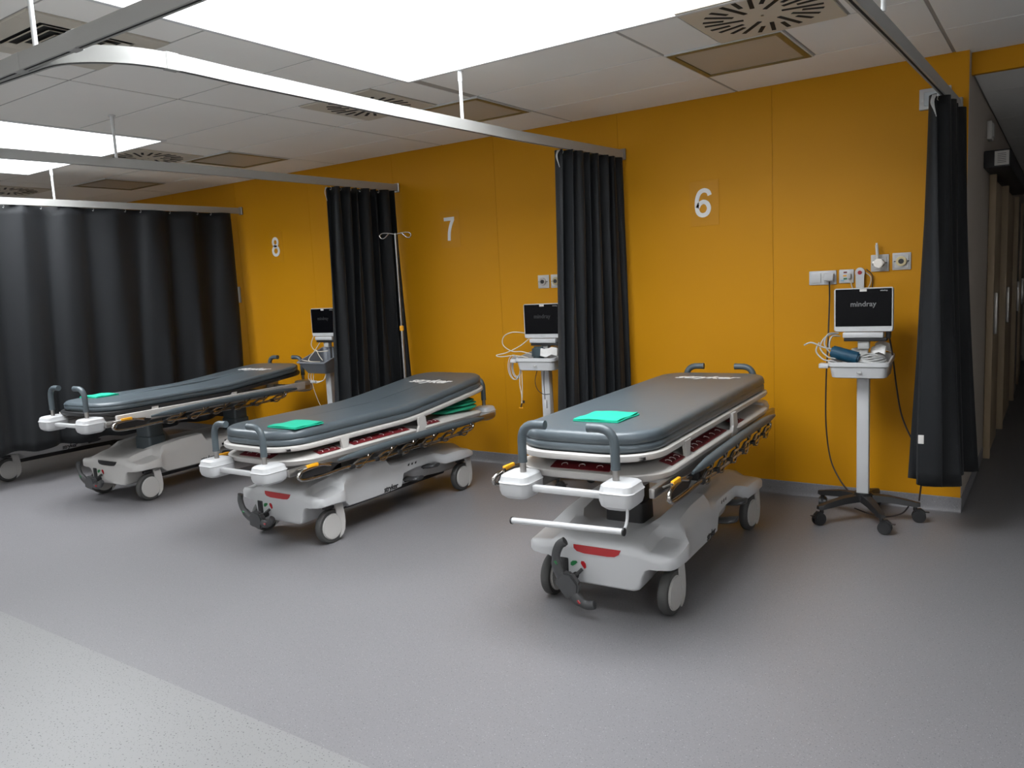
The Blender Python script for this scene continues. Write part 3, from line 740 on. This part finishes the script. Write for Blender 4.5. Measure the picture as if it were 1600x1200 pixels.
# crumpled darker cloth tucked under the raised head
p = bedw(S7, (.17, .60, .5605))
t = thing('crumpled_cloth', 'crumpled dark green cloth tucked under the raised head of the middle stretcher', 'cloth', p, .015)
rnd = random.Random(4)
for k, (lz, sx, sy, hh) in enumerate(((.0, .30, .44, .034), (.030, .28, .36, .026), (.052, .25, .26, .022))):
    bm = new(); nu, nv = 30, 10; rg = []
    for j in range(nv+1):
        a = PI*j/nv; ring = []
        for i in range(nu):
            th_ = 2*PI*i/nu; ca, sa = math.cos(th_), math.sin(th_)
            q = (abs(ca)**3+abs(sa)**3)**(-1/3)
            rr = math.sin(a)**.5*(1+.05*math.sin(3*th_+k)+.03*math.sin(7*th_+2*k))
            zz = lz+hh/2-math.cos(a)*hh/2*(1+.3*math.sin(5*th_+k)*math.sin(a))
            ring.append((q*ca*rr*sx/2, .05+q*sa*rr*sy/2+.04*k, max(zz, 0)+.16*0))
        rg.append(ring)
    loft(bm, rg); obj('cloth_fold', bm, TEALD, t, 80)

# ------------------------------------------------------------------ monitor carts
MIND = text_mesh('mindray', .040, .0004, 0, .0006, 1.02)
def cable(parent, pts, r, m, name='cable'):
    return obj(name, tube(new(), smooth_path(pts, 7), r, 8), m, parent, 80)
def cart(label, x, y, rz, basket, a0, mdz=0, ink=None):
    t = thing('monitor_cart', label, 'monitor cart', (x, y, 0), rz, 'patient monitor carts')
    # five-legged base
    hub = new(); cyl(hub, (0, 0, .135), .055, .05, n=20, bev=.008); hb = obj('base_hub', hub, BLK, t)
    for k in range(5):
        a = a0+2*PI*k/5; c, s = math.cos(a), math.sin(a); R = .275
        b = new(); rg = []
        for q, wd, z0, z1 in ((.03, .032, .112, .150), (.14, .027, .108, .143), (.23, .023, .096, .126), (R, .020, .090, .115), (R+.02, .012, .092, .112)):
            rg.append([(q*c-e*s*wd, q*s+e*c*wd, z) for e, z in ((-1, z0), (1, z0), (.75, z1), (-.75, z1))])
        loft(b, rg); lg = obj('base_leg', b, BLK, t, 30)
        cx, cy_ = (R-.005)*c, (R-.005)*s; b = new(); an = a+1.2*math.sin(k*2.1)
        ox, oy = .018*math.cos(an), .018*math.sin(an)
        for e in (-1, 1):
            w_ = new(); cyl(w_, (0, 0, 0), .036, .016, 'X', 20, .004); bmesh.ops.rotate(w_, cent=(0, 0, 0), matrix=Matrix.Rotation(an+PI/2, 3, 'Z'), verts=w_.verts)
            bmesh.ops.translate(w_, vec=(cx+ox-math.sin(an)*e*.013, cy_+oy+math.cos(an)*e*.013, .036), verts=w_.verts); merge(b, w_)
        w_ = new(); poly_prism(w_, [(-.030, .03), (-.02, .072), (.01, .082), (.03, .066), (.036, .045), (.02, .05), (0, .045)], 'Y', -.009, .009); bmesh.ops.rotate(w_, cent=(0, 0, 0), matrix=Matrix.Rotation(an, 3, 'Z'), verts=w_.verts)
        bmesh.ops.translate(w_, vec=(cx+ox, cy_+oy, 0), verts=w_.verts); merge(b, w_)
        cyl(b, (cx, cy_, .083), .011, .03, n=12); obj('caster', b, BLK, lg, 40)
        obj('brake_tab', box(new(), (cx+ox*3.2, cy_+oy*3.2, .060), (.028, .016, .005), .002, 1, Matrix.Rotation(an, 3, 'Z')), BLK, lg)
    obj('column', bx(new(), -.032, .032, -.028, .028, .145, .845, .006), PLAST, t)
    obj('upper_post', bx(new(), -.022, .022, .0, .03, .84, 1.03, .006), PLASTW if basket == 'white' else GREYB, t)
    # monitor
    mo = new(); rg = []
    for yy, gx in ((-.028, .004), (-.032+.01, 0), (-.010, 0), (.016, .012), (.034, .06)):
        rg.append([(px, yy, pz) for px, pz, _ in rrect(-.153+gx, .153-gx, 1.082+gx, 1.326-gx, .014, 0, 4)])
    loft(mo, rg); m_ = obj('monitor', mo, PLAST, t, 40, (0, 0, mdz))
    obj('screen', bx(new(), -.144, .144, -.031, -.0275, 1.113, 1.320, .002, 1), GLASSK, m_, 0)
    text('screen_logo', MIND, ink or SCRT, m_, (0, -.0315, 1.236), (PI/2, 0, 0))
    sm = MIND.copy(); sm.transform(Matrix.Scale(.28, 4)); text('bezel_logo', sm, CBLG, m_, (0, -.0288, 1.0975), (PI/2, 0, 0))
    text('model_print', sm, CBLG, m_, (.105, -.0315, 1.309), (PI/2, 0, 0))
    obj('camera_label', bx(new(), -.018, .018, -.0325, -.030, 1.306, 1.319, .001, 1), CARD, m_, 0)
    b = new(); bx(b, -.105, .105, -.045, .03, 1.050, 1.080, .006); mb = obj('module_dock', b, PLAST, t, 35, (0, 0, mdz))
    b = new(); bx(b, -.100, .12, -.035, .04, 1.030, 1.050, .004); bx(b, .11, .135, .0, .06, 1.04, 1.18, .006); obj('dock_clamp', b, BLK, mb)
    obj('tilt_joint', bx(new(), -.03, .03, -.02, .025, .985, 1.032, .006), CBLG, mb)
    # bin / basket
    if basket == 'white':
        b = new(); x0, x1, y0, y1 = -.165, .150, -.17, .12
        def rr(i, z, dz=0): return [(px, py, z+dz*(py-y0)/(y1-y0)) for px, py, _ in rrect(x0+i, x1-i, y0+i, y1-i, .035, 0, 4)]
        loft(b, [rr(.030, .835), rr(.018, .840), rr(.008, .895, .01), rr(0, .902, .02), rr(0, .922, .03), rr(.004, .925, .03), rr(.010, .922, .03), rr(.016, .885, .02), rr(.03, .858)])
        bn = obj('storage_bin', b, PLAST, t, 30)
        obj('bin_badge', bx(new(), -.012, .012, -.169, -.163, .865, .875, .001, 1), CBLG, bn, 0)
        b = new(); bx(b, -.215, -.163, -.14, -.08, .888, .915, .005); obj('cable_bracket', b, PLAST, bn)
    else:
        b = new(); x0, x1, y0, y1 = -.185, .150, -.19, .12
        def rr(i, z, dz=0): return [(px, py, z+dz*(py-y0)/(y1-y0)) for px, py, _ in rrect(x0+i, x1-i, y0+i, y1-i, .02, 0, 3)]
        loft(b, [rr(.055, .760), rr(.05, .765), rr(.0, .850, .10), rr(-.012, .856, .10), rr(-.012, .864, .10), rr(.004, .864, .10), rr(.054, .775), rr(.06, .772)])
        bn = obj('storage_basket', b, GREYB, t, 30)
    return t
C6 = cart('monitor cart with blue cuff and cables in its bin beside the right corner curtain', -.035, -.345, .05, 'white', .17)
C7 = cart('monitor cart with coiled cables and hanging leads, half behind a bunched curtain', -2.135, -.36, .06, 'white', .35, -.03, SCRD)
C8 = cart('far monitor cart with an open grey basket beside the curtain of bay eight', -4.395, -.34, .02, 'grey', .2, -.01, SCRD)
# --- contents, cart six
cuff = new(); cl = Matrix.Rotation(PI/2+.28, 3, 'Y')
w_ = new(); cyl(w_, (0, 0, 0), .036, .15, 'Z', 18, .008); bmesh.ops.rotate(w_, cent=(0, 0, 0), matrix=cl, verts=w_.verts); bmesh.ops.translate(w_, vec=(-.085, -.085, .958), verts=w_.verts); merge(cuff, w_)
def place_thing(o, c, label, cat):
    tag(o, label, cat); return o
def on_cart(c, name, bm, m, label, cat, smooth=60):
    o = obj(name, bm, m, None, smooth); o.location = c.location; o.rotation_euler = c.rotation_euler; tag(o, label, cat); return o
on_cart(C6, 'pressure_cuff', cuff, BLUE, 'rolled blue blood pressure cuff in the white cart bin', 'pressure cuff')
b = new()
for k in range(5):
    tube(b, [(.055+(.07-.004*k)*math.cos(a), -.07+(.05-.003*k)*math.sin(a), .918+.009*k+.006*math.sin(2*a+k)) for a in [2*PI*i/28 for i in range(28)]], .0042, 7, closed=True)
on_cart(C6, 'coiled_lead', b, CBLG, 'grey coiled sensor lead lying in the white cart bin', 'cable', 80)
b = new()
for k, (px, py, rz_) in enumerate(((-.03, .07, .3), (.07, .02, -.2), (.09, .085, .2))):
    w_ = new(); box(w_, (0, 0, 0), (.085, .05, .010), .004, 1)
    bmesh.ops.subdivide_edges(w_, edges=list(w_.edges), cuts=2)
    for v in w_.verts: v.co.z += .012*math.sin(v.co.x*60+k)+.010*math.sin(v.co.y*80)
    bmesh.ops.rotate(w_, cent=(0, 0, 0), matrix=Matrix.Rotation(rz_, 3, 'Z') @ Matrix.Rotation(.5, 3, 'X'), verts=w_.verts)
    bmesh.ops.translate(w_, vec=(px, py, .965+.012*k), verts=w_.verts)
    on_cart(C6, 'sensor_packet', w_, PAPER, ('clear crumpled packet behind the blue cuff', 'clear crumpled packet in the middle of the bin', 'clear crumpled packet at the right of the bin')[k], 'packet', 40)
for k, pts in enumerate(([(-.13, -.02, 1.075), (-.19, -.06, 1.06), (-.215, -.09, 1.0), (-.17, -.11, .95), (-.12, -.10, .94)],
                         [(-.13, -.02, 1.075), (-.175, -.07, 1.075), (-.19, -.10, 1.02), (-.15, -.10, .96), (-.10, -.08, .92)],
                         [(-.30, -.10, 1.015), (-.26, -.10, 1.03), (-.20, -.10, 1.005), (-.13, -.09, .985), (-.05, -.07, .95)],
                         [(-.22, -.09, 1.03), (-.235, -.10, .98), (-.19, -.12, .935), (-.14, -.13, .93), (-.10, -.11, .905)],
                         [(-.12, -.03, 1.06), (-.155, -.08, 1.06), (-.165, -.09, 1.0), (-.12, -.09, .97), (-.08, -.08, .93)])):
    cable(C6, pts, .0042, CBLG, 'lead_cable')
# --- cart seven: coil of white cable, hanging leads, packets
b = new()
for k in range(6):
    tube(b, [(-.190+.004*math.sin(k*2.3)+(.050-.004*k)*math.cos(a), -.13+.008*k, .850+.006*math.cos(k*1.7)+(.088-.005*k)*math.sin(a)) for a in [2*PI*i/26 for i in range(26)]], .0030, 7, closed=True)
obj('cable_coil', b, CBLG, C7, 80)
for pts in ([(-.15, -.02, 1.09), (-.23, -.06, 1.10), (-.30, -.07, 1.07), (-.31, -.07, 1.01), (-.24, -.07, .965), (-.16, -.06, .96), (-.08, -.05, .94)],
            [(-.12, -.02, 1.05), (-.18, -.05, 1.0), (-.28, -.07, .955), (-.37, -.07, .935), (-.33, -.08, .925), (-.20, -.09, .935), (-.10, -.08, .92)]):
    cable(C7, pts, .0038, CBLW, 'lead_cable')
cable(C7, [(-.135, -.12, .83), (-.13, -.13, .74), (-.135, -.13, .65), (-.145, -.13, .59)], .003, CBLW, 'lead_cable')
cable(C7, [(-.145, -.12, .83), (-.15, -.13, .74), (-.14, -.13, .66), (-.14, -.13, .60)], .003, CBLW, 'lead_cable')
obj('lead_clip', box(new(), (-.15, -.13, .565), (.030, .010, .008), .002, 1), ORG, C7)
b = new(); tube(b, [(-.14, -.13, .60), (-.15, -.13, .57)], .005, 8); tube(b, [(-.125, -.13, .62), (-.125, -.13, .60)], .007, 8); obj('lead_plug', b, BLK, C7)
cable(C7, [(-.02, -.10, .835), (-.035, -.11, .76), (-.02, -.11, .70), (.02, -.10, .665), (.05, -.06, .66)], .0026, CBLK, 'lead_cable')
cable(C7, [(.035, -.10, .83), (.035, -.11, .74), (.038, -.11, .63)], .0026, CBLK, 'lead_cable')
obj('finger_probe', box(new(), (.040, -.11, .595), (.026, .018, .060), .006), PLAST, C7)
b = new(); w_ = new(); cyl(w_, (0, 0, 0), .055, .075, 'Z', 14, .012, .048); bmesh.ops.scale(w_, vec=(1, .7, 1.1), verts=w_.verts); bmesh.ops.translate(w_, vec=(-.03, -.05, .955), verts=w_.verts)
on_cart(C7, 'pressure_cuff', w_, mat('cuff_slate', (.03, .05, .06), .6), 'dark slate rolled cuff standing in the bin of the middle cart', 'pressure cuff')
for k, (px, py, rz_) in enumerate(((.065, -.07, .4), (.085, .04, -.3))):
    w_ = new(); box(w_, (0, 0, 0), (.12, .08, .010), .004, 1); bmesh.ops.subdivide_edges(w_, edges=list(w_.edges), cuts=2)
    for v in w_.verts: v.co.z += .012*math.sin(v.co.x*60+k)+.010*math.sin(v.co.y*80)
    bmesh.ops.rotate(w_, cent=(0, 0, 0), matrix=Matrix.Rotation(rz_, 3, 'Z') @ Matrix.Rotation(.6, 3, 'X'), verts=w_.verts); bmesh.ops.translate(w_, vec=(px, py, .958+.018*k), verts=w_.verts)
    on_cart(C7, 'sensor_packet', w_, PAPER, ('clear sensor packet in front in the middle cart bin', 'clear sensor packet at the back of the middle cart bin')[k], 'packet', 40)
# --- cart eight cables
for pts in ([(-.14, -.02, 1.08), (-.15, -.05, 1.0), (-.08, -.06, .945), (.03, -.03, .945)], [(-.06, -.03, 1.02), (-.10, -.06, .95), (-.14, -.10, .88), (-.10, -.12, .86)],
            [(-.09, -.05, .955), (-.03, -.08, .91), (.03, -.10, .87)], [(-.17, -.15, .875), (-.10, -.16, .87), (-.03, -.16, .865), (.02, -.12, .86)]):
    cable(C8, pts, .0038, CBLW, 'lead_cable')
for k in range(3):
    cable(C8, [(-.15+.03*k, -.10, .77), (-.14+.03*k, -.12, .71), (-.06, -.13, .675+.008*k), (.04, -.12, .70), (.08-.01*k, -.10, .77)], .0034, CBLW if k else CBLG, 'lead_cable')
obj('lead_block', box(new(), (-.07, -.13, .685), (.07, .02, .022), .005), CBLG, C8)
cable(C8, [(-.09, -.13, .68), (-.08, -.12, .60), (-.06, -.10, .50), (-.03, -.08, .40), (-.02, -.05, .15)], .003, CBLW, 'lead_cable')

# ------------------------------------------------------------------ wall fittings
def outlet(name, label, cat, x, z, s, kind):
    t = thing(name, label, cat, (x, 0, z))
    obj('face_plate', box(new(), (0, -.0045, 0), (s, .009, s), .003, 2), PLASTW, t)
    obj('inner_plate', box(new(), (0, -.010, 0), (s*.78, .004, s*.78), .0015, 1), PLASTW, t)
    cyl_ = new(); cyl(cyl_, (0, -.018, 0), s*.29, .016, 'Y', 22, .003); obj('gas_ring', cyl_, BRASS if kind == 'b' else CHROME, t)
    c2_ = new(); cyl(c2_, (0, -.027, 0), s*.15, .006, 'Y', 16); obj('gas_port', c2_, BLK, t)
    for e in (-1, 1):
        obj('release_tab', box(new(), (e*s*.36, -.013, 0), (s*.10, .006, s*.05), .001, 1), BLK, t)
    return t
g1 = outlet('gas_outlet', 'square gas outlet with an upright clear nozzle above the nearest monitor', 'gas outlet', -.014, 1.457, .098, 'c')
b = new(); cyl(b, (0, -.045, 0), .026, .04, 'Y', 18, .004); bx(b, -.034, .034, -.055, -.035, -.012, .012, .004); fl = obj('flow_valve', b, CHROME, g1)
b = new(); tube(b, [(-.004, -.05, .02), (-.010, -.05, .105)], .0085, 12); obj('clear_nozzle', b, CARD, fl); b = new(); tube(b, [(-.010, -.05, .103), (-.0105, -.05, .116)], .0055, 10); obj('nozzle_tip', b, PAPER, fl)
outlet('gas_outlet', 'square gas outlet with brass ring nearest the right corner curtain', 'gas outlet', .102, 1.461, .098, 'b')
outlet('gas_outlet', 'left of the two gas outlets above the middle monitor', 'gas outlet', -2.349, 1.447, .098, 'c')
outlet('gas_outlet', 'gas outlet half hidden by the curtain above the middle monitor', 'gas outlet', -2.235, 1.447, .098, 'b')
t = thing('power_socket', 'white double power socket left of the nearest monitor', 'socket', (-.335, 0, 1.385))
obj('face_plate', box(new(), (0, -.005, 0), (.160, .010, .085), .004), PLAST, t)
obj('blank_cover', box(new(), (-.038, -.012, 0), (.058, .006, .060), .003), PLAST, t); obj('socket_cover', box(new(), (.038, -.012, 0), (.058, .006, .060), .003), PLAST, t)
p_ = tag(obj('power_plug', box(new(), (0, 0, 0), (.056, .040, .044), .006), PLAST, None, 30, (-.292, -.035, 1.388), (0, .08, 0)), 'white plug in the double socket with a dark cable', 'plug')
t = thing('call_socket', 'small white nurse call plate with coloured marks above the nearest monitor', 'call plate', (-.198, 0, 1.388))
obj('face_plate', box(new(), (0, -.006, 0), (.086, .012, .082), .008), PLAST, t)
for (dx, dz, m_) in ((-.006, .024, REDL), (-.008, .004, ORG), (-.006, -.014, GRN), (-.022, -.024, mat('mark_blue', (.25, .42, .55), .5))):
    obj('button_mark', box(new(), (dx, -.0125, dz), (.020, .003, .009), .001, 1), m_, t, 0)
obj('call_plug', box(new(), (.020, -.022, 0), (.018, .024, .030), .004), CBLG, t)
t = thing('call_handset', 'white nurse call handset with a red button behind the nearest monitor', 'call handset', (-.118, -.018, 1.355))
b = new(); rg = [[(px, yy, pz) for px, pz in [(.027*math.cos(a), .052+.030*math.sin(a)) for a in [PI*(-.15+1.3*i/14) for i in range(15)]]+[(-.022, -.05), (-.018, -.07), (.018, -.07), (.022, -.05)]] for yy in (.0, -.016)]
loft(b, rg); obj('body', b, PLAST, t, 40)
b = new(); cyl(b, (0, -.018, .052), .012, .006, 'Y', 18, .002); obj('call_button', b, RED, t)
cable(t, [(.03, .005, .05), (.058, .0, .02), (.05, -.004, -.03), (.02, 0, -.06), (-.03, .0, -.055), (-.05, .004, -.02), (-.055, .004, .025)], .0034, CBLW, 'handset_cord')
cable(t, [(.032, .006, .07), (.065, .002, .03), (.066, -.002, -.04)], .0028, CBLK, 'handset_cord')
pc = tag(obj('power_cable', tube(new(), smooth_path([(-.290, -.035, 1.362), (-.288, -.040, 1.25), (-.283, -.10, 1.0), (-.285, -.14, .75), (-.280, -.16, .50), (-.25, -.18, .30), (-.19, -.22, .19), (-.12, -.28, .128)], 8), .0046, 8), CBLK, None, 80), 'dark power cable hanging from the double socket to the nearest cart base', 'cable')
pc = tag(obj('power_cable', tube(new(), smooth_path([(.095, -.33, 1.04), (.105, -.30, .95), (.125, -.27, .75), (.15, -.26, .60), (.20, -.27, .48), (.245, -.28, .42), (.262, -.28, .34), (.258, -.275, .25), (.245, -.27, .12)], 8), .0046, 8), CBLK, None, 80), 'dark cable looping from the nearest monitor behind the corner curtain', 'cable')
obj('floor_cable', tube(new(), smooth_path([(.24, .09, .10), (.20, .06, .04), (.12, .02, .02), (.05, .0, .03), (-.05, .03, .05)], 6), .0042, 8), CBLK, C6, 80)
# number signs: each digit drawn as a flat ribbon with its own thickness
def ribbon(bm, pts, wd, closed):
    P = [Vector((p[0], p[1])) for p in pts]; n = len(P); A = []
    for i in range(n):
        d = (P[(i+1) % n]-P[i-1]) if closed else (P[min(i+1, n-1)]-P[max(i-1, 0)])
        d.normalize(); q = Vector((-d.y, d.x))*wd/2
        A.append([bm.verts.new((p.x, yy, p.y)) for p, yy in ((P[i]+q, 0), (P[i]-q, 0), (P[i]-q, -.003), (P[i]+q, -.003))])
    for i in range(n if closed else n-1):
        a, c = A[i], A[(i+1) % n]
        for k in range(4): bm.faces.new((a[k], a[(k+1) % 4], c[(k+1) % 4], c[k]))
    if not closed: bm.faces.new(A[0]); bm.faces.new(A[-1])
sp2 = lambda pts: [(v.x, v.y) for v in smooth_path([(p[0], p[1], 0) for p in pts], 6)]
ell = lambda cx, cz, rx, rz: [(cx+rx*math.cos(2*PI*i/36), cz+rz*math.sin(2*PI*i/36)) for i in range(36)]
GLYPH = {'6': [(sp2([(.555, .74), (.50, .87), (.345, .925), (.185, .85), (.095, .64), (.08, .40), (.11, .20), (.20, .095), (.325, .07), (.455, .13), (.525, .29), (.465, .46), (.33, .53), (.19, .47), (.11, .34)]), .15, False)],
         '7': [([(.03, .925), (.30, .925), (.60, .925)], .15, False), (sp2([(.525, .885), (.40, .66), (.30, .36), (.265, 0)]), .155, False)],
         '8': [(ell(.31, .735, .185, .19), .145, True), (ell(.31, .29, .225, .215), .15, True)]}
for dg, x, lb in (('6', -1.087, 'white number six on the yellow wall'), ('7', -3.228, 'white number seven on the yellow wall'), ('8', -5.381, 'white number eight on the yellow wall')):
    t = thing('number_sign', lb, 'number sign', (x, 0, 1.908), 0, 'bay number signs')
    obj('backing_plate', box(new(), (.008, -.001, -.004), (.195, .002, .29), .0008, 1), CLEAR, t, 0)
    b = new()
    for path, wd, cl in GLYPH[dg]: ribbon(b, [((px-.31)*.186, (pz-.5)*.186) for px, pz in path], wd*.186, cl)
    obj('digit', b, NUMW, t, 0, (0, -.002, 0))
t = thing('wall_speaker', 'white square wall unit behind the top of the corner curtain', 'wall unit', (.262, 0, 2.343))
obj('housing', box(new(), (0, -.012, 0), (.156, .024, .112), .004), PLAST, t); obj('front_panel', box(new(), (.004, -.025, .0), (.116, .004, .074), .002, 1), mat('panel_bluegrey', (.50, .55, .58), .5), t)
t = thing('wall_outlet', 'thin white outlet on the yellow wall at the edge of the drawn curtain', 'outlet', (-6.02, 0, 1.47))
obj('face_plate', box(new(), (0, -.01, 0), (.08, .020, .16), .004), PLAST, t); obj('inner_plate', box(new(), (0, -.021, 0), (.055, .004, .055), .002, 1), PLASTW, t)

# ------------------------------------------------------------------ corridor
t = thing('door_operator', 'black sliding door header with a white card in the corridor', 'door header', (XC+.075, 1.0, 2.085))
obj('housing', bx(new(), -.072, .075, 0, 3.0, -.055, .055, .006), BLK, t); obj('notice_card', bx(new(), -.012, .068, -.006, -.001, -.045, .045, .001, 1), CARD, t)
for k in range(6):
    obj('printed_line', bx(new(), .004, .052, -.0068, -.006, .026-.011*k, .030-.011*k), SCRT, t, 0)
for i, (y0, y1, m_, x1) in enumerate(((1.55, 2.35, WOODD, .035), (2.75, 3.9, WOODD, .05), (4.35, 5.0, DOORG, .06), (5.6, 6.4, WOODD, .05))):
    d = struct('door_%d' % (i+1), bx(new(), XC+.004, XC+x1, y0, y1, .012, 2.0, .003), m_)
    obj('door_edge', bx(new(), XC+.004, XC+x1+.012, y0-.05, y0, .0, 2.03, .003), WOODD, d)
    obj('handle', bx(new(), XC+x1, XC+x1+.03, y0+.08, y0+.11, .9, 1.2, .006), STEEL, d)
t = thing('wall_detector', 'small white box high on the corridor wall', 'wall box', (XC, 1.3, 2.30))
obj('housing', bx(new(), .0, .03, -.07, .07, -.06, .06, .006), CARD, t); obj('cover', bx(new(), .03, .038, -.05, .05, -.045, .045, .004), PLASTW, t)
